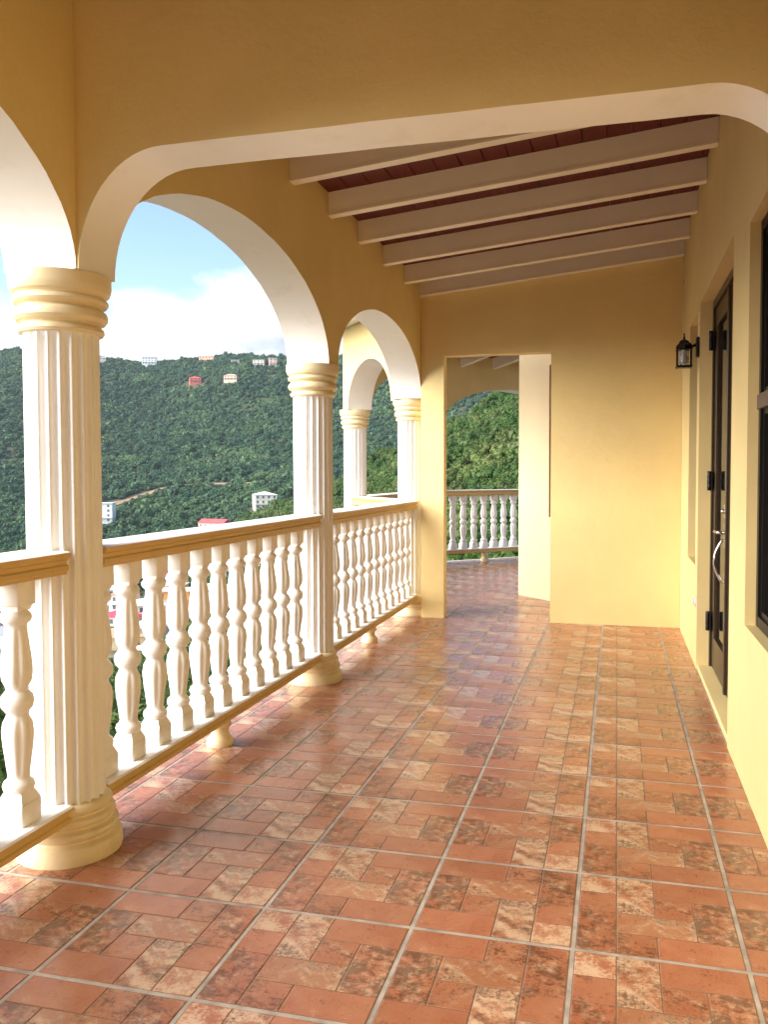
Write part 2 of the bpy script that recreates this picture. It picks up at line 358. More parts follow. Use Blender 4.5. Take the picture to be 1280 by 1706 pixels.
for s_h in (225, 250, 278, 305, 335, 362):
    for u_h in list(range(-70, 60, 44))+list(range(182, 440, 41)):
        uu_ = u_h+hr.uniform(-12, 12)+(s_h % 3)*9; ss_ = s_h+hr.uniform(-8, 8)
        if any(h[2] and abs(px2st(h[0], h[2])-px2st(uu_, ss_)) < 15 and abs(h[2]-ss_) < 14 for h in HOUSES): continue
        HOUSES.append((uu_, 0, ss_, hr.uniform(8, 12), hr.uniform(7, 9), *(lambda st_, pi_, ri_, ty_: (st_, PAL[pi_], RPL[ri_], ty_, hr.uniform(-.4,.4), '%s %s house with %s %s roof %s the valley town' % (('low','tall')[st_-1], PN[pi_], RN[ri_], ty_, 'at the near side of' if ss_ < 265 else 'in the middle of' if ss_ < 320 else 'at the back of')))(hr.choice((1,2,2)), hr.randrange(7), hr.randrange(6), hr.choice(('hip','hip','gable','flat')))))
HP = []
for (u, v, s, wd, dp, stn, wc, rc, rtp, trn, lab) in HOUSES:
    if s is None: s = min(s_at(u, v, 400, 1150), 1092)
    t = px2st(u, s); HP.append((s, t)); FOOT.append((s, t, wd))
def off_houses(s, t, infront=18):
    ok = np.ones(len(s), bool)
    for (hs, ht, wd) in FOOT: ok &= ~((abs(t-ht) < wd*.62+3) & (s < hs+wd*.5) & (s > hs-infront))
    return ok
# far hill woods
n = 52000
s = rng.uniform(366**2, 1160**2, n)**.5; t = rng.uniform(-.70, .36, n)*s
k = road_clear(s, t) & off_houses(s, t, 13); s, t = s[k], t[k]
sc = rng.uniform(1.5, 3.6, len(s))*np.where(rng.random(len(s)) < .05, 1.6, 1)
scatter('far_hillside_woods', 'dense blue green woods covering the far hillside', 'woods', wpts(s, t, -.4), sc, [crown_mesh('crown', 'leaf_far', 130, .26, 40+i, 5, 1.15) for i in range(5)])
# spur woods
n = 34000
s = rng.uniform(26**2, 440**2, n)**.5; t = rng.uniform(-.36, .45, n)*s
ds, dt = s-230, t-30; nv = -.518*ds-.856*dt
k = (H(s, t, 'spur') > -4) & (nv > -30) & (np.hypot(s, t) > 22) & off_houses(s, t, 12); s, t = s[k], t[k]
sc = rng.uniform(1.1, 2.3, len(s))*(1+np.clip((s-230)/300, 0, 1))
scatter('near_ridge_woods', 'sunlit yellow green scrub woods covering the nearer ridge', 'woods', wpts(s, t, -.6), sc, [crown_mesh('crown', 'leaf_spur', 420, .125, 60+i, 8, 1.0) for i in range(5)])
# slope below the terrace
n = 6500
s = rng.uniform(2**2, 215**2, n)**.5; t = rng.uniform(-1.3, -.02, n)*(s+6)
xx_ = CAM[0]+FX.x*s+RX.x*t; k = (xx_ < -4.6) & (s > 2) & off_houses(s, t, 40); s, t = s[k], t[k]
sc = rng.uniform(.9, 1.8, len(s))*(1+s/400)
s3 = rng.uniform(2, 30, 260); t3 = rng.uniform(-26, -3, 260); x3 = CAM[0]+FX.x*s3+RX.x*t3; k3 = x3 < -4.2
s = np.concatenate([s, s3[k3]]); t = np.concatenate([t, t3[k3]]); sc = np.concatenate([sc, rng.uniform(.7, 1.3, int(k3.sum()))])
scatter('slope_shrubs', 'green shrubs covering the slope below the balustrade', 'shrubs', wpts(s, t, -.5), sc, [crown_mesh('crown', 'leaf_near', 620, .10, 80+i, 8, .95) for i in range(4)])
n = 620
s = rng.uniform(200, 372, n); t = rng.uniform(-.7, -.08, n)*s; k = off_houses(s, t, 22); s, t = s[k], t[k]
scatter('valley_trees', 'scattered dark trees between the valley houses', 'trees', wpts(s, t, -.5), rng.uniform(1.2, 2.2, len(s)), [crown_mesh('crown', 'leaf_far', 300, .16, 90+i, 7, 1.1) for i in range(3)])
# dirt road strip
mb = MB(); rows = []
for k in range(len(road)-1):
    for q in np.linspace(0, 1, 5)[:-1]:
        a = road[k]*(1-q)+road[k+1]*q; wd = 13 if k < 4 else 3.5
        rows.append([(*st2w(a[0]+e, a[1]), float(H(a[0]+e, a[1]))+.5) for e in np.linspace(-wd, 2, 5)])
mb.grid(rows); tag(mb.build('dirt_road', 'dirt', fix=False), 'bare brown dirt road cut across the far hillside', kind='structure')

# distant houses
def cmat(key, c, rough=.7):
    nm = 'far_%s' % key
    if nm not in MT: simple(nm, c, rough, var=.12, scale=.6)
    return nm
simple('far_window', (.13, .14, .15), .3)
for hi, (u, v, s, wd, dp, stn, wc, rc, rtp, trn, lab) in enumerate(HOUSES):
    s, t = HP[hi]; x, y = st2w(s, t); z = float(H(s, t)); base = z-3
    h = thing('house', lab, 'house', (x, y, z), YAW*-1+trn, None if hi < NL else GEN)
    wm, rm = cmat('wall%d' % hi, wc), cmat('roof%d' % hi, rc)
    ht = 3.0*stn
    mb = MB(); mb.box(-wd/2, wd/2, -dp/2, dp/2, -3, ht); mb.build('wall', wm, h)
    mb = MB(); o = .5; W2, D2 = wd/2+o, dp/2+o
    if rtp == 'flat': mb.box(-W2, W2, -D2, D2, ht+.02, ht+.5); mb.box(-wd/2+.3, wd/2-.3, -dp/2+.3, dp/2-.3, ht+.5, ht+.62)
    elif rtp == 'hip':
        rh = 1.9; rx = max(.2, W2-D2); e = [(-W2,-D2),(W2,-D2),(W2,D2),(-W2,D2)]; r = [(-rx,0,ht+rh),(rx,0,ht+rh)]; b0 = ht+.02
        E4 = [(*q, b0) for q in e]; mb.face(E4[::-1]); mb.face([E4[0],E4[1],r[1],r[0]]); mb.face([E4[2],E4[3],r[0],r[1]]); mb.face([E4[1],E4[2],r[1]]); mb.face([E4[3],E4[0],r[0]])
    else:
        rh = 2.4; b0 = ht+.02; E4 = [(-W2,-D2,b0),(W2,-D2,b0),(W2,D2,b0),(-W2,D2,b0)]; r = [(-W2,0,ht+rh),(W2,0,ht+rh)]
        mb.face(E4[::-1]); mb.face([E4[0],E4[1],r[1],r[0]]); mb.face([E4[2],E4[3],r[0],r[1]]); mb.face([E4[1],E4[2],r[1]]); mb.face([E4[3],E4[0],r[0]])
    mb.build('roof', rm, h)
    nx = max(2, int(wd/3.4)); wme = None
    for fl in range(stn):
        for c in range(nx):
            if wme is None: b = MB(); b.box(-.6, .6, -.06, .05, -.75, .75); wme = b.mesh('window', 'far_window')
            wo = link('window', wme, h); wo.location = (-wd/2+wd*(c+.5)/nx, -dp/2, 1.6+3*fl)
    if stn > 1:
        b = MB(); b.box(-wd/2+.2, wd/2-.2, -dp/2-1.1, -dp/2-.01, 2.85, 3.0); b.box(-wd/2+.2, wd/2-.2, -dp/2-1.1, -dp/2-1.0, 3.0, 3.8); b.build('balcony', wm, h)

# ================================================================ FLOOR
T = .45
COL3 = Vector((-1.72, 3.86)); COL4 = Vector((-2.6, 4.96)); COL5 = Vector((-2.42, 7.9)); COL6 = Vector((-.62, 9.62))
def offs(p, q, d):            # half plane: left of p->q pushed outwards by d ; returns (nx,ny,c): nx*x+ny*y<=c keeps
    e = (q-p).normalized(); nrm = Vector((-e.y, e.x)); return (nrm.x, nrm.y, nrm.dot(p)+d)
OCT = [offs(COL3, COL4, .19), offs(COL4, COL5, .19), offs(COL5, COL6, .19), (1, 0, 1.0)]
MAIN = [(-1, 0, 1.93), (1, 0, .618)]
def clip(poly, hp):
    a, b, c = hp; o = []
    for i in range(len(poly)):
        p, q = poly[i], poly[(i+1)%len(poly)]; dp, dq = a*p[0]+b*p[1]-c, a*q[0]+b*q[1]-c
        if dp <= 0: o.append(p)
        if (dp <= 0) != (dq <= 0): f = dp/(dp-dq); o.append((p[0]+(q[0]-p[0])*f, p[1]+(q[1]-p[1])*f))
    return o
BR = [(0,2,0,1,.42,.47,.0),(2,3,0,1,.49,.58,.2),(3,4,0,2,.53,.60,.0),(0,1,1,3,.57,.62,.0),(1,3,1,2,.53,.53,.45),(1,2,2,3,.51,.56,.1),(2,3,2,4,.61,.57,.2),(0,2,3,4,.41,.47,.0),(3,4,2,3,.41,.49,.0),(3,4,3,4,.58,.46,.0)]
floor = thing('floor', None, None, kind='structure')
GX, GY, GB = .0062, .0072, .0030
def bricks(flip):
    o = []
    wx, wy = T/2-GX, T/2-GY
    for (a,b,c,d,cr,dk,tn) in BR:
        x0, x1 = -wx+2*wx*a/4, -wx+2*wx*b/4; y1, y0 = wy-2*wy*c/4, wy-2*wy*d/4
        e = GB/2; r_ = .0022  # r_ bares a rim of dark groove colour, painted shade along the grout
        x0 += e if a > 0 else r_
        x1 -= e if b < 4 else r_
        y1 -= e if c > 0 else r_*.6
        y0 += e if d < 4 else r_*.6
        if flip: x0, x1, y0, y1 = -x1, -x0, -y1, -y0
        o.append((x0,x1,y0,y1,(cr,dk,tn)))
    return o
BRK = {f: bricks(f) for f in (False, True)}
def brick_faces(mb, cols, poly, c, z=0.0, chm=.0020, dep=.006):
    cx = sum(p[0] for p in poly)/len(poly); cy = sum(p[1] for p in poly)/len(poly)
    ins = [(p[0]+(cx-p[0])*min(.4, chm/max(.004,abs(p[0]-cx)+1e-6)) , p[1]+(cy-p[1])*min(.4, chm/max(.004,abs(p[1]-cy)+1e-6))) for p in poly]
    k = len(mb.f); mb.face([(*p, z) for p in ins])
    for i in range(len(poly)):
        j = (i+1)%len(poly); mb.face([(*poly[i], z-.0008), (*poly[j], z-.0008), (*ins[j], z), (*ins[i], z)]); mb.face([(*poly[i], z-dep), (*poly[j], z-dep), (*poly[j], z-.0008), (*poly[i], z-.0008)])
    cols += [c]*(len(mb.f)-k)
def tile_mesh(mb, cols, name, mats):
    me = mb.mesh(name, mats); at = me.attributes.new('bk', 'FLOAT_COLOR', 'CORNER'); buf = []
    for p in me.polygons: buf += [*cols[p.index], 1.0]*p.loop_total
    at.data.foreach_set('color', buf); return me
def tile_base(mb, cols):
    wx, wy = T/2-GX, T/2-GY; k = len(mb.f); mb.face([(-wx,-wy,-.0011),(wx,-wy,-.0011),(wx,wy,-.0011),(-wx,wy,-.0011)], 1); cols += [(0,0,0)]*(len(mb.f)-k)
FULL, BASE, BMESH = {}, {}, {}
for f in (False, True):
    mb, cols = MB(), []; tile_base(mb, cols)
    for (x0,x1,y0,y1,c) in BRK[f]: brick_faces(mb, cols, [(x0,y0),(x1,y0),(x1,y1),(x0,y1)], c)
    FULL[f] = tile_mesh(mb, cols, 'tile', ['tile', 'groove'])
    mb, cols = MB(), []; wx, wy = T/2-GX, T/2-GY; mb.box(-wx, wx, -wy, wy, -.011, -.0011, 1); BASE[f] = tile_mesh(mb, [(0,0,0)]*6, 'tile', ['tile', 'groove'])
    BMESH[f] = []
    for (x0,x1,y0,y1,c) in BRK[f]:
        mb, cols = MB(), []; brick_faces(mb, cols, [(x0,y0),(x1,y0),(x1,y1),(x0,y1)], c, dep=.0010); BMESH[f].append(tile_mesh(mb, cols, 'brick', ['tile']))
tiles = []
for i in range(-7, 3):
    for j in range(-11, 22):
        cx, cy = (i+.5)*T, (j+.5)*T
        hps = MAIN if cy < 3.8 else OCT
        crn = [(cx-T/2,cy-T/2),(cx+T/2,cy-T/2),(cx+T/2,cy+T/2),(cx-T/2,cy+T/2)]
        ins = [all(a*p[0]+b*p[1] <= c+1e-6 for p in crn) for (a,b,c) in hps]
        if any(all(a*p[0]+b*p[1] > c-.03 for p in crn) for (a,b,c) in hps): continue
        if cy > 3.9 and cx > -.2: continue
        d = (Vector((cx,cy,0))-Vector(CAM)); dep = d.dot(fw); uu = d.dot(r2)/dep if dep > .3 else 9; vv = -d.dot(u2)/dep if dep > .3 else 9
        tiles.append((cx, cy, i, j, all(ins), hps, dep if (abs(uu-.0) < .56 and vv < .66 and dep > .3) else 99))
near = set(id(x) for x in sorted([x for x in tiles if x[4]], key=lambda x: x[6])[:30])
for tl in tiles:
    cx, cy, i, j, full, hps, dep = tl; f = (i % 2 == 0)
    if full:
        sp = id(tl) in near
        o = link('tile', BASE[f] if sp else FULL[f], floor); o.location = (cx, cy, random.uniform(-.0001, .0002)); o.rotation_euler = (max(-.0012, min(.0012, random.gauss(0,.0007))), max(-.0012, min(.0012, random.gauss(0,.0007))), 0)
        if sp:
            for me in BMESH[f]: link('brick', me, o)
    else:
        mb, cols = MB(), []; loc = [(a, b, c-a*cx-b*cy) for (a,b,c) in hps]
        wx, wy = T/2-GX, T/2-GY; pb = [(-wx,-wy),(wx,-wy),(wx,wy),(-wx,wy)]
        for h in loc: pb = clip(pb, h) if pb else pb
        if len(pb) < 3: continue
        mb.face([(*p, -.0011) for p in pb], 1); cols.append((0,0,0))
        for (x0,x1,y0,y1,c) in BRK[f]:
            po = [(x0,y0),(x1,y0),(x1,y1),(x0,y1)]
            for h in loc: po = clip(po, h) if len(po) > 2 else po
            if len(po) > 2: brick_faces(mb, cols, po, c)
        o = link('tile', tile_mesh(mb, cols, 'tile', ['tile', 'groove']), floor); o.location = (cx, cy, 0)
# screed (grout level), slab and light edging
mb = MB(); P = [(-1.93,-5.0),(.9,-5.0),(.9,3.75),(1.2,4.2),(1.2,9.6)]
def pt(l1, l2):
    a,b,c = l1; d,e,f = l2; D = a*e-b*d; return ((c*e-b*f)/D, (a*f-c*d)/D)
g1 = pt(OCT[2], (1,0,1.2)); g2 = pt(OCT[1], OCT[2]); g3 = pt(OCT[0], OCT[1]); g4 = pt(OCT[0], (-1,0,1.93))
poly = [(-1.93,-5.0),(.9,-5.0),(.9,4.0),(1.2,4.2),g1,g2,g3,g4]
mb.prism(poly, -.30, -.0017); mb.build('grout_bed', 'grout', floor)
def grow(p, d):
    n = len(p); o = []
    for k in range(n):
        a, b, c = Vector(p[k-1]), Vector(p[k]), Vector(p[(k+1)%n]); e1 = (b-a).normalized(); e2 = (c-b).normalized(); n1 = Vector((e1.y,-e1.x)); n2 = Vector((e2.y,-e2.x)); m = (n1+n2).normalized(); o.append(tuple(b+m*(d/max(.3, m.dot(n1)))))
    return o
pg = grow(poly, .07); mb = MB()
for k in range(len(poly)):
    j = (k+1)%len(poly)
    for (zz, A, B) in ((.002, poly, pg),): mb.face([(*A[k],zz),(*A[j],zz),(*B[j],zz),(*B[k],zz)])
    mb.face([(*pg[k],.002),(*pg[j],.002),(*pg[j],-.45),(*pg[k],-.45)]); mb.face([(*poly[k],.002),(*poly[j],.002),(*poly[j],-.02),(*poly[k],-.02)])
mb.build('floor_edge', 'concrete', floor)

# ================================================================ ARCADE
SPR = 1.95
def wob(): return random.uniform(-.002, .002)
def arch_curve(u0, u1, rise, n=44):
    c, a = (u0+u1)/2, (u1-u0)/2; o = []
    for k in range(n+1):
        th = math.pi*(1-k/n); o.append((c+a*math.cos(th), SPR+rise*math.sin(th)+ (wob() if 0 < k < n else 0)))
    return o
def arcade(name, label, p0, p1, arches, top, start=0, end=None, th=.135, extra=None):
    d = Vector(p1)-Vector(p0); Ln = d.length; o = thing(name, label, 'wall', (*p0, 0), math.atan2(-d.x, d.y)); end = Ln if end is None else end
    mb = MB(); prev = start
    for (u0, u1, rise) in arches:
        cv = arch_curve(u0, u1, rise)
        mb.box(-th, th, prev, u0, SPR, top)
        for sgn in (1, -1):
            for k in range(len(cv)-1): (a, za), (b, zb) = cv[k], cv[k+1]; mb.face([(sgn*th,a,za),(sgn*th,b,zb),(sgn*th,b,top),(sgn*th,a,top)])
        mb.face([(-th,u0,top),(th,u0,top),(th,u1,top),(-th,u1,top)]); prev = u1
        sf = MB(); sf.grid([[(x, a, z) for (a, z) in cv] for x in (-th, -th/3, th/3, th)], 0, True); sf.build('arch_soffit', 'white', o, fix=False)
    if end > prev+.01: mb.box(-th, th, prev, end, SPR, top)
    mb.build('wall_face', 'plaster', o); return o
XC = -1.72
ROOFZ = lambda x: 2.825+.1005*(x+1.6)+.14
arcade('arcade_wall', 'yellow plaster arcade wall of white lined arches along the open left side', (XC, -5.95), (XC, 3.9),
       [(.05, 2.32, .53), (2.43, 4.71, .53), (4.86, 7.165, .535), (7.34, 9.64, .525)], 2.97, start=-.12, end=9.85)
arcade('angled_arcade_wall', 'sunlit cream wall with one arch angled outwards beyond the far column', COL3, COL4, [(.15, 1.27, .45)], 2.80)
arcade('bay_arcade_wall', 'wall with one wide arch on the outer side of the far bay', COL4, COL5, [(.13, 2.81, .5)], 2.80)
arcade('far_arcade_wall', 'ochre wall with low arch above the balustrade seen through the doorway', COL5, COL6, [(.11, 2.40, .53)], 3.05)
# white eaves board outside the bay
def eave(p, q, name, label):
    d = (q-p).normalized(); o = tag(MB_eave(p, q, d).build(name, 'white'), label, 'eaves')
def MB_eave(p, q, d):
    n = Vector((-d.y, d.x)); mb = MB(); A = [p+n*.137-d*.1, q+n*.137+d*.1, q+n*.60+d*.3, p+n*.60-d*.3]; mb.prism([tuple(a) for a in A], 2.79, 2.87); return mb
eave(COL3+Vector((-.28,.3)), COL4, 'eaves_board', 'white eaves board over the angled arcade wall')

# portal beam across the terrace
XL, XR = -1.577, .635
def portal():
    o = thing('portal_beam', 'ochre plaster beam with white rounded underside spanning the terrace overhead', 'beam')
    cv = [(XL, SPR)]; n = 14; ax, az, zt = .30, .36, 2.310
    cv = [(XL+ax*(1-math.cos(k/n*math.pi/2)), SPR+az*math.sin(k/n*math.pi/2)) for k in range(n+1)]
    cv += [(XL+ax+(XR-XL-2*ax)*k/12, zt+.010*k/12+wob()*.6) for k in range(1, 12)]
    cv += [(XR-ax*(1-math.cos(k/n*math.pi/2)), SPR+az*math.sin(k/n*math.pi/2)+.010) for k in range(n, -1, -1)]
    y0, y1, top = -1.237, -1.035, 3.18; mb = MB()
    for y in (y0, y1):
        for k in range(len(cv)-1): (a, za), (b, zb) = cv[k], cv[k+1]; mb.face([(a,y,za),(b,y,zb),(b,y,top),(a,y,top)])
    mb.box(-1.60, XL-.0005, y0, y1, SPR, top); mb.build('beam_face', 'plaster', o)
    sf = MB(); sf.grid([[(a, y, z) for (a, z) in cv] for y in (y0, (y0+y1)/2, y1)], 0, True); sf.build('soffit', 'white', o, fix=False)
portal()

# columns ----------------------------------------------------------
NF = 20
def flute(r, z, a):
    q = (a*NF/(2*math.pi)) % 1.0
    if q < .20: return r
    x = (q-.20)/.80*2-1; return r-.0175*math.sqrt(max(0, 1-x*x))
shaft = MB(); NS = NF*10
zz = [.150,.175,.19]+list(np.linspace(.3,1.6,6))+[1.74,1.755,1.79]
rows = []
for z in zz:
    e = 1.0 if .18 < z < 1.75 else 0.0
    rows.append([((.121*(1-e)+flute(.121,z,a)*e)*math.cos(a), (.121*(1-e)+flute(.121,z,a)*e)*math.sin(a), z) for a in (2*math.pi*k/NS for k in range(NS))])
shaft.grid(rows, 0, True, True)
me_shaft = shaft.mesh('shaft', 'white')
me_shaft.polygons.foreach_set('use_smooth', [True]*len(me_shaft.polygons))
cap = MB(); cap.lathe([(.122,1.755),(.134,1.757),(.139,1.766),(.137,1.777),(.127,1.784),(.126,1.789),(.141,1.796),(.150,1.808),(.151,1.820),(.146,1.833),(.133,1.841),(.132,1.847),(.147,1.853),(.153,1.862),(.152,1.871),(.143,1.877),(.144,1.882),(.156,1.892),(.161,1.905),(.163,1.915),(.163,1.949),(.10,1.9495)], 40)
me_cap = cap.mesh('capital', 'capital'); me_cap.set_sharp_from_angle(angle=R(28))
bs = MB(); bs.lathe([(.172,0),(.175,.012),(.173,.045),(.168,.056),(.152,.066),(.149,.072),(.160,.080),(.163,.090),(.160,.100),(.145,.108),(.141,.114),(.150,.121),(.152,.130),(.149,.139),(.136,.146),(.133,.152),(.141,.160),(.142,.168),(.138,.177),(.128,.186),(.12,.188)], 40)
me_base = bs.mesh('base', 'capital'); me_base.set_sharp_from_angle(angle=R(28))
CG = 'fluted columns of the arcade'
for (x, y, lab) in [(XC, -1.135, 'nearest white fluted column with ochre base and capital at left'), (XC, 1.30, 'middle white fluted column between the two balustrade bays'),
                    (COL3.x, COL3.y, 'white fluted column standing against the end wall'), (COL4.x, COL4.y, 'farthest visible fluted column outside on the angled corner'),
                    (COL5.x, COL5.y, 'fluted column hidden behind the end wall pier at the far bay'), (COL6.x, COL6.y, 'fluted column at the far right corner of the far bay'), (XC, -3.58, 'fluted column at the near end of the arcade beside the camera')]:
    c = thing('column', lab, 'column', (x, y, 0), random.uniform(0, .3), CG)
    for nm, me in (('base', me_base), ('shaft', me_shaft), ('capital', me_cap)): link(nm, me, c)

# balustrades --------------------------------------------------------
def bal_mesh():
    Z0, Z1 = .192, .962
    prof = [(.040,.292),(.047,.300),(.050,.312),(.046,.324),(.036,.332),(.033,.342),(.035,.356),(.041,.40),(.0475,.45),(.0495,.485),(.046,.512),(.036,.530),(.033,.540),(.037,.546),(.048,.560),(.0525,.578),(.048,.596),(.037,.610),(.033,.616),(.036,.626),(.046,.644),(.0495,.672),(.0475,.705),(.041,.755),(.035,.800),(.033,.814),(.036,.822),(.046,.831),(.050,.842),(.047,.853),(.040,.860),(.036,.868)]
    def rad(r, z, a):
        k = 0
        if .345 < z < .53: k = min(1, (z-.345)/.03, (.53-z)/.02)
        if .626 < z < .81: k = min(1, (z-.626)/.02, (.81-z)/.03)
        return .97*r-.0062*k*(.5+.5*math.cos(8*a))**2.2
    def zc(z): return z
    mb = MB(); p2 = []
    for i in range(len(prof)-1):
        (r0,z0), (r1,z1) = prof[i], prof[i+1]; p2.append((r0,z0))
        if z1-z0 > .03: p2.append(((r0+r1)/2+.0006, (z0+z1)/2))
    p2.append(prof[-1]); mb.lathe(p2, 48, rad=rad)
    h = .0465
    mb.box(-h, h, -h, h, Z0, .262, ch=.003)
    for (a, b, r0, r1) in ((.262, .294, .0455, .040), (.890, .864, .040, .037)):
        sq = [(x*r0, y*r0, a) for (x, y) in ((-1,-1),(1,-1),(1,1),(-1,1))]; q2 = [(x*r1*.8, y*r1*.8, b) for (x, y) in ((-1,-1),(1,-1),(1,1),(-1,1))]
        for k in range(4): j = (k+1)%4; mb.face([sq[k], sq[j], q2[j], q2[k]])
    mb.box(-.042, .042, -.042, .042, .882, Z1, ch=.002)
    me = mb.mesh('baluster', 'white'); me.set_sharp_from_angle(angle=R(55)); return me
ME_BAL = [bal_mesh()]
ft = MB(); ft.lathe([(.062,0),(.064,.008),(.062,.030),(.052,.040),(.044,.050),(.040,.066),(.043,.082),(.052,.090),(.055,.100),(.050,.112),(.046,.122),(.05,.136)], 28); ME_FOOT = ft.mesh('foot', 'capital')
RAIL = [(-.09,.962),(.078,.962),(.080,.972),(.086,.976),(.086,.990),(.079,.996),(.079,1.008),(.090,1.014),(.094,1.024),(.094,1.034),(.082,1.0385),(-.082,1.0385),(-.094,1.034),(-.094,1.014),(-.079,1.006),(-.079,.99),(-.086,.982),(-.086,.97)]
def mi_rail(P, zt): return [1 if (P[k][1] > zt and P[(k+1)%len(P)][1] > zt) else 0 for k in range(len(P))]
LOW = [(-.080,.136),(.080,.136),(.086,.142),(.086,.156),(.080,.160),(.080,.172),(.088,.178),(.088,.188),(.080,.1935),(-.080,.1935),(-.088,.188),(-.088,.16),(-.086,.142)]
def balustrade(label, p0, p1, us, feet, gap0=.10, gap1=.10):
    d = Vector(p1)-Vector(p0); Ln = d.length; o = thing('balustrade', label, 'balustrade', (*p0, 0), math.atan2(-d.x, d.y), 'balustrade bays of the terrace')
    b = MB(); b.extrude(RAIL, gap0, Ln-gap1, mi_rail(RAIL, 1.033)); b.build('handrail', ['trim_ochre', 'white'], o)
    b = MB(); b.extrude(LOW, gap0, Ln-gap1, mi_rail(LOW, .187)); b.build('bottom_rail', ['trim_ochre', 'white'], o)
    for u in us:
        q = link('baluster', ME_BAL[0], o); q.location = (random.uniform(-.002,.002), u+random.uniform(-.003,.003), 0); q.rotation_euler = (0, 0, random.choice((0,1,2,3))*math.pi/2+random.uniform(-.03,.03))
    for u in feet: q = link('foot', ME_FOOT, o); q.location = (0, u, 0)
balustrade('nearest balustrade bay cut by the left edge of the picture', (XC, -3.58), (XC, -1.135), [3.58-1.39-.193*k for k in range(10)], [1.2])
balustrade('long balustrade bay between the nearest and the middle column', (XC, -1.135), (XC, 1.30), [1.135-.955+.192*k for k in range(11)], [1.14])
balustrade('balustrade bay between the middle column and the end wall', (XC, 1.30), (COL3.x, COL3.y), [.17+.197*k for k in range(12)], [1.21])
L4 = (COL4-COL3).length; balustrade('short angled balustrade outside beyond the end wall', COL3, COL4, [.2+.19*k for k in range(6)], [.7])
L5 = (COL5-COL4).length; balustrade('outer balustrade of the far bay mostly hidden by columns', COL4, COL5, [.2+.193*k for k in range(14)], [1.47])
L6 = (COL6-COL5).length; balustrade('distant balustrade seen through the doorway', COL5, COL6, [.19+.178*k for k in range(13)], [.92])

# ================================================================ WALLS OF THE HOUSE
def holed(mb, u0, u1, z0, z1, holes, th0, th1, ax):
    """wall between u0..u1, z0..z1 with rectangular holes; th0 front plane, th1 back plane; ax maps (u,d,z)->xyz"""
    us = sorted({u0, u1, *[h[0] for h in holes], *[h[1] for h in holes]}); zs = sorted({z0, z1, *[h[2] for h in holes], *[h[3] for h in holes]})
    inh = lambda u, z: any(h[0] < u < h[1] and h[2] < z < h[3] for h in holes)
    for a, b in zip(us, us[1:]):
        for c, d in zip(zs, zs[1:]):
            if inh((a+b)/2, (c+d)/2): continue
            for t in (th0, th1): mb.face([ax(a,t,c), ax(b,t,c), ax(b,t,d), ax(a,t,d)])
    for (a, b, c, d) in holes:
        mb.face([ax(a,th0,c), ax(a,th1,c), ax(a,th1,d), ax(a,th0,d)]); mb.face([ax(b,th0,c), ax(b,th1,c), ax(b,th1,d), ax(b,th0,d)])
        mb.face([ax(a,th0,d), ax(b,th0,d), ax(b,th1,d), ax(a,th1,d)])
        if c > z0+.001: mb.face([ax(a,th0,c), ax(b,th0,c), ax(b,th1,c), ax(a,th1,c)])
    for u in (u0, u1): mb.face([ax(u,th0,z0), ax(u,th1,z0), ax(u,th1,z1), ax(u,th0,z1)])
    mb.face([ax(u0,th0,z1), ax(u1,th0,z1), ax(u1,th1,z1), ax(u0,th1,z1)])
ew = thing('end_wall', 'yellow plaster end wall with an open doorway to the far bay', 'wall')
mb = MB(); holed(mb, -1.583, .618, -.003, 3.25, [(-1.377, -.445, -.003, 2.312)], 3.67, 3.80, lambda u, d, z: (u, d, z)); mb.build('wall_face', 'plaster', ew)
rw = tag((lambda b: (b.box(-1.9, .9, -6.45, -6.25, -.3, 3.3), b.build('rear_shade_wall', 'plaster'))[1])(MB()), 'unseen yellow plaster wall added behind the camera to darken the portal beam', 'wall')  # unseen, added to keep light from the rear off the portal beam
XW = .62; XD = .70
hw = thing('house_wall', 'yellow plaster house wall along the right side with door and windows', 'wall')
DY0, DY1, DZ = .55, 2.17, 2.385
mb = MB(); holed(mb, -6.2, 3.668, -.003, 3.25, [(DY0, DY1, -.003, DZ), (2.335, 2.95, .668, 2.36), (-.93, .05, .665, 2.30)], XW, .86, lambda u, d, z: (d, u, z)); mb.build('wall_face', 'plaster', hw)
mb = MB(); mb.box(.624, .86, DY0+.001, DY1-.001, .0012, .032, ch=.004); mb.build('threshold', 'plaster', hw)
# double door
door = MB(); zt = DZ-.002; zb = .033
door.box(XD-.004, XD+.07, DY1-.055, DY1-.002, zb, zt); door.box(XD-.004, XD+.07, DY0+.002, DY0+.055, zb, zt); door.box(XD-.004, XD+.07, DY0+.055, DY1-.055, zt-.05, zt)
door = door.build('door', 'bronze', hw)
mid = 1.36
def leafp(y0, y1):
    b = MB(); z0, z1 = zb+.006, zt-.055; a, c, d = .105, .115, .20
    x0, x1 = XD+.008, XD+.052
    b.box(x0, x1, y0, y0+a, z0, z1, ch=.003); b.box(x0, x1, y1-a, y1, z0, z1, ch=.003); b.box(x0+.001, x1, y0+a, y1-a, z0, z0+d, ch=.002); b.box(x0+.001, x1, y0+a, y1-a, z1-c, z1, ch=.002)
    for (u0,u1,w0,w1) in ((y0+a, y0+a+.018, z0+d, z1-c), (y1-a-.018, y1-a, z0+d, z1-c)): b.box(x0+.008, x1-.002, u0, u1, w0, w1)
    b.build('door_leaf', 'bronze', door)
    g = MB(); g.box(x0+.018, x0+.026, y0+a+.002, y1-a-.002, z0+d+.002, z1-c-.002); g.build('glass_pane', 'dark_glass', door)
leafp(mid+.004, DY1-.058); leafp(DY0+.058, mid-.004)
b = MB(); b.box(XD-.008, XD+.012, mid-.022, mid+.022, zb+.01, zt-.06, ch=.004); b.build('astragal', 'bronze', door)
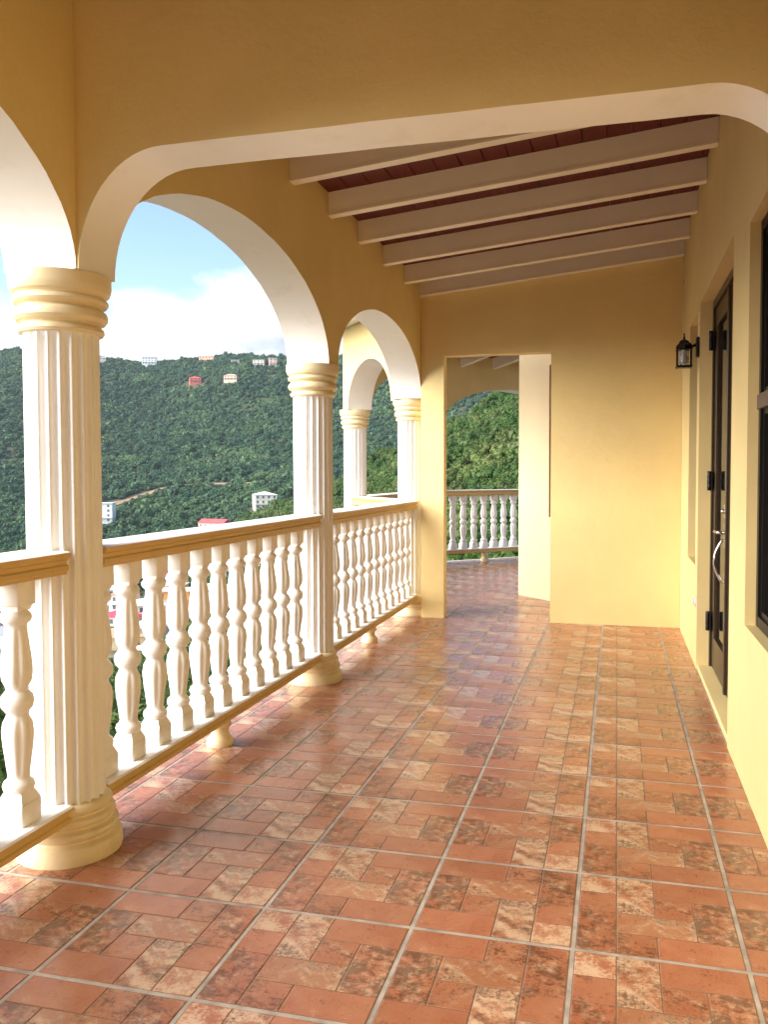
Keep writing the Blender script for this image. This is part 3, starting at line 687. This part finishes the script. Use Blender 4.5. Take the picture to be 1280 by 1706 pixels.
for z in (.33, 1.235, 2.13):
    b = MB(); b.lathe([(.011, z-.062),(.013, z-.060),(.013, z-.021),(.0125,z-.02),(.013,z-.019),(.013, z+.019),(.0125,z+.02),(.013,z+.021),(.013, z+.060),(.011, z+.062)], 12, (XD-.018, DY1-.060)); b.box(XD-.008, XD-.0045, DY1-.110, DY1-.020, z-.055, z+.055); b.build('hinge', 'black_metal', door)
b = MB(); hy = mid+.058; b.box(XD-.004, XD+.008, hy-.022, hy+.022, .86, 1.00, ch=.003); b.box(XD-.003, XD+.008, hy-.02, hy+.02, .64, .72, ch=.003); b.box(XD-.006, XD+.008, hy-.022, hy+.022, 1.03, 1.11, ch=.003); b.build('lock_plate', 'steel', door)
b = MB(); b.tube([(XD-.004,hy,.95),(XD-.035,hy,.95),(XD-.045,hy+.01,.95),(XD-.047,hy+.06,.952),(XD-.046,hy+.115,.948)], [.011,.010,.010,.009,.007], 10)
b.lathe([(.012,1.058),(.012,1.082)], 10, (XD-.012, hy)); b.build('lever', 'steel', door)
b = MB(); b.tube([(XD-.002,hy,.905)]+[(XD-.016-.040*math.sin(math.pi*k/12), hy+.004, .905-.235*k/12) for k in range(13)]+[(XD-.002,hy,.67)], .0085, 10); b.build('pull_handle', 'steel', door)
# windows
def window(y0, y1, z0, z1, xf, transom=None, parent=hw, stool=True):
    fr = MB(); f = .045
    fr.box(xf, xf+.05, y0+.002, y0+f, z0+.002, z1-.002); fr.box(xf, xf+.05, y1-f, y1-.002, z0+.002, z1-.002); fr.box(xf+.001, xf+.05, y0+f, y1-f, z0+.002, z0+f); fr.box(xf+.001, xf+.05, y0+f, y1-f, z1-f, z1-.002)
    wo = fr.build('window', 'black_metal', parent)
    segs = [(z0+f, z1-f)] if transom is None else [(z0+f, transom-.03), (transom+.03, z1-f)]
    if transom is not None: b = MB(); b.box(xf-.008, xf+.05, y0+f, y1-.004, transom-.03, transom+.03, ch=.003); b.build('transom_bar', 'transom', wo)
    for (a, c) in segs:
        b = MB(); b.box(xf+.026, xf+.032, y0+f, y1-f, a+.022, c-.022); b.build('pane', 'dark_glass', wo)
        b = MB()
        for (p,q,r,s_) in ((y0+f,y0+f+.022,a,c),(y1-f-.022,y1-f,a,c)): b.box(xf+.012, xf+.04, p, q, r, s_)
        for (r,s_) in ((a,a+.022),(c-.022,c)): b.box(xf+.013, xf+.04, y0+f+.022, y1-f-.022, r, s_)
        b.build('sash', 'black_metal', wo)
window(-.93, .05, .665, 2.30, .662, 1.575)
window(2.335, 2.95, .668, 2.36, .690)
# angled house wall beyond the doorway
dw = thing('angled_house_wall', 'cream house wall standing at an angle beyond the doorway', 'wall')
A = Vector((-.08, 4.447)); B = Vector((-.895, 5.252)); d = (B-A).normalized(); nrm = Vector((d.y, -d.x)); Ln = (B-A).length
axf = lambda u, q, z: (A.x+d.x*u+nrm.x*q, A.y+d.y*u+nrm.y*q, z)
WU = .670
mb = MB(); holed(mb, 0, Ln, -.003, 3.6, [(.06, WU, .84, 2.36)], 0, .25, axf); mb.build('wall_face', 'plaster_light', dw)
b = MB(); p = [axf(u, .05, z) for (u, z) in ((.06,.84),(WU,.84),(WU,2.36),(.06,2.36))]; p2 = [axf(u, .12, z) for (u, z) in ((.06,.84),(WU,.84),(WU,2.36),(.06,2.36))]
b.face(p); b.face(p2)
for k in range(4): j = (k+1)%4; b.face([p[k],p[j],p2[j],p2[k]])
b.build('window', 'dark_glass', dw)
mb = MB(); C2 = B+Vector((d.y, -d.x))*2.6
mb.prism([tuple(B+nrm*.002), tuple(C2), tuple(C2+Vector((.3,-.2))), tuple(B+nrm*.2-d*.2)], -.003, 3.6); mb.build('return_wall', 'plaster_light', dw)
mb = MB(); mb.prism([(.30,3.803),(.55,3.803),(.30,4.1),(.1,4.3),(-.075,4.45),(-.25,4.62)][::-1] if False else [(.30,3.803),(.50,3.803),(.12,4.55),(-.06,4.46)], -.003, 3.6); mb.build('link_wall', 'plaster_light', dw)

# ================================================================ ROOF
rf = thing('roof', 'sloping terrace roof of dark red boards on cream painted rafters', 'roof')
x0, x1 = -1.86, .86; npl = 20; pw = (x1-x0)/npl
for k in range(npl):
    a, b_ = x0+k*pw, x0+(k+1)*pw-.004; za, zb2 = ROOFZ(a), ROOFZ(b_); o = MB(); e = .004
    Y0, Y1 = -6.0, 3.80
    pl = [(a, za+e), (a+e, za+.0005), (b_-e, zb2+.0005), (b_, zb2+e), (b_, zb2+.022), (a, za+.022)]
    o.extrude(pl, Y0, Y1); q = o.build('plank', 'plank', rf)
mb = MB(); mb.extrude([(x0, ROOFZ(x0)+.024), (x1, ROOFZ(x1)+.024), (x1, ROOFZ(x1)+.10), (x0, ROOFZ(x0)+.10)], -6.1, 3.9); mb.build('roof_deck', 'concrete', rf)
sl_a = math.atan(.1005)
def rafter(y, xa=-1.584, xb=.618):
    za, zb2 = ROOFZ(xa)-.1401, ROOFZ(xb)-.1401; h = .1395; o = MB(); t = .055
    def sec(x, z, p, q, lo, hi): return [(x, y+p, z+lo), (x, y+q, z+lo), (x, y+q, z+hi), (x, y+p, z+hi)]
    def bar(mb, p, q, lo, hi):
        A_, B_ = sec(xa, za, p, q, lo, hi), sec(xb, zb2, p, q, lo, hi)
        for k in range(4): j = (k+1)%4; mb.face([A_[k], A_[j], B_[j], B_[k]])
        mb.face(A_[::-1]); mb.face(B_)
    bar(o, 0, t, .014, h); q = o.build('rafter', 'rafter_paint', rf)
    s_ = MB(); bar(s_, -.006, t+.006, 0, .0135); s_.build('trim_strip', 'rafter_paint', q)
for y in (-4.9, -3.7, -2.5, -.62, -.01, .600, 1.216, 1.815, 2.436, 3.064, 3.606): rafter(y)
# roof of the far bay
br = thing('roof', 'far bay roof of dark boards and cream rafters seen through the doorway', 'roof')
cd_ = (COL6-COL5).normalized(); ci = Vector((cd_.y, -cd_.x))     # inwards
def bp(u, q): return COL5+cd_*u+ci*q
BZ0 = lambda q: 2.90+.11*q
for k in range(34):
    q0 = .0+k*.17; q1 = q0+.166; o = MB(); P4 = [tuple(bp(-3, q0)), tuple(bp(4.0, q0)), tuple(bp(4.0, q1)), tuple(bp(-3, q1))]
    for hp in (OCT[0], OCT[1], (1, 0, 1.0), (0, -1, -3.82)): P4 = clip(P4, hp) if len(P4) > 2 else P4
    if len(P4) < 3: continue
    zz4 = [BZ0((Vector(p)-COL5).dot(ci)) for p in P4]
    o.face([(*p, z) for p, z in zip(P4, zz4)][::-1]); o.face([(*p, z+.03) for p, z in zip(P4, zz4)])
    for a in range(len(P4)): c = (a+1)%len(P4); o.face([(*P4[a], zz4[a]), (*P4[c], zz4[c]), (*P4[c], zz4[c]+.03), (*P4[a], zz4[a]+.03)])
    o.build('plank', 'plank', br)
for u in (-.7, -.15, .40, .95, 1.50, 2.05):
    o = MB(); qa, qb = .137, 4.4; t = .06
    A_ = [bp(u, qa), bp(u+t, qa)]; B_ = [bp(u, qb), bp(u+t, qb)]; za, zb2 = BZ0(qa)-.15, BZ0(qb)-.15
    f = [(*A_[0],za),(*A_[1],za),(*A_[1],za+.149),(*A_[0],za+.149)]; g = [(*B_[0],zb2),(*B_[1],zb2),(*B_[1],zb2+.149),(*B_[0],zb2+.149)]
    for k in range(4): j = (k+1)%4; o.face([f[k],f[j],g[j],g[k]])
    o.face(f[::-1]); o.face(g); o.build('rafter', 'rafter_paint', br)

# ================================================================ SMALL THINGS
# wall lantern
lx, ly, lz = .525, 2.20, 0
lm = thing('wall_lantern', 'small black wall lantern with clear glass beside the door', 'lantern', (XW, ly, 2.10))
b = MB(); b.box(-.022, -.001, -.034, .034, -.062, .068, ch=.006); b.build('back_plate', 'black_metal', lm)
b = MB(); b.tube([(-.02,0,.02),(-.045,0,.012),(-.065,0,.030),(-.078,0,.036),(-.095,0,.030)], [.012,.009,.009,.010,.012], 8); b.build('arm', 'black_metal', lm)
b = MB(); c0 = (-.095, 0)
b.lathe([(.008,.095),(.004,.088),(.004,.076),(.009,.070),(.006,.064),(.010,.058),(.022,.052),(.030,.044),(.034,.032),(.046,.020),(.050,.012),(.052,.000),(.050,-.004)][::-1], 4, c0, sm=False); b.build('cap', 'black_metal', lm)
b = MB(); q = .043
for sx in (-1, 1):
    for sy in (-1, 1): b.box(c0[0]+sx*q-.0035, c0[0]+sx*q+.0035, sy*q-.0035, sy*q+.0035, -.128, .001)
for z in (-.008, -.118):
    for sy in (-1, 1): b.box(c0[0]-q-.008, c0[0]+q+.008, sy*q-.003, sy*q+.003, z-.0045, z+.0045); b.box(c0[0]+sy*q-.003, c0[0]+sy*q+.003, -q-.008, q+.008, z-.004, z+.004)
b.box(c0[0]-q+.004, c0[0]+q-.004, -q+.004, q-.004, -.128, -.122); b.build('cage', 'black_metal', lm)
b = MB(); b.lathe([(.033,-.120),(.033,-.004)], 20, c0, caps=False); b.build('glass', 'lamp_glass', lm, fix=False)
b = MB(); b.lathe([(.010,-.010),(.012,-.04),(.020,-.062),(.021,-.080),(.014,-.097),(.003,-.104)], 14, c0); b.build('bulb', 'bulb', lm)
# socket cover low on the wall
ot = thing('socket_cover', 'small round grey socket cover low on the wall near the door', 'socket', (XW, 2.255, .433))
b = MB(); b.lathe([(.036,.0),(.036,.004),(.030,.010),(.0,.012)], 20); me = b.build('cover_plate', 'outlet_grey', ot); me.rotation_euler = (0, -math.pi/2, 0); me.location = (-.0005, 0, 0)
b = MB(); b.box(-.020, -.0115, -.008, .010, -.022, .022, ch=.002); b.build('hinged_flap', 'outlet_grey', ot)
# shrubs just outside the far bay
for k, (s, t, sc, dz, lab) in enumerate([(15.5, .9, 1.0, -.15, 'leafy shrub left of the far balustrade foot'), (16.5, 1.75, 1.0, -.2, 'leafy shrub right of the far balustrade foot'), (17.5, 2.5, 1.1, -.2, 'leafy shrub at the right end of the far balustrade')]):
    x, y = st2w(s, t); o = thing('shrub', lab, 'shrub', (x, y, float(H(s, t))), 0, 'shrubs outside the far bay'); zt = -.75+dz
    me = crown_mesh('foliage', 'leaf_near', 900, .09, 120+k, 9, .9); q = link('foliage', me, o); q.scale = (sc,)*3; q.location = (0, 0, zt-float(H(s,t))-.45)
    b = MB(); b.tube([(0,0,-.1),(.03,.02,1.2),(0,0,zt-float(H(s,t)))], [.06,.05,.03], 8); b.build('stem', 'bark', o)

# ================================================================ HAZE in the valley air
hz = MB(); cxy = [st2w(-90, -700), st2w(-90, 700), st2w(1900, 1500), st2w(1900, -1700)]
hz.v = [(*q, -150) for q in cxy]+[(*q, 215) for q in cxy]; hz.f = [(0,1,2,3)[::-1],(4,5,6,7),(0,1,5,4),(1,2,6,5),(2,3,7,6),(3,0,4,7)]; hz.mi = [0]*6; hz.sm = [False]*6
MT['haze'] = bpy.data.materials.new('haze'); MT['haze'].use_nodes = True; ht = MT['haze'].node_tree; ht.nodes.clear()
ho = ht.nodes.new('ShaderNodeOutputMaterial'); hv = ht.nodes.new('ShaderNodeVolumePrincipled')
hv.inputs['Color'].default_value = (.80, .90, 1.0, 1); hv.inputs['Density'].default_value = .00007; hv.inputs['Anisotropy'].default_value = .2
ht.links.new(hv.outputs[0], ho.inputs['Volume'])
tag(hz.build('haze', 'haze'), 'thin pale haze in the air over the valley', 'haze', kind='stuff')
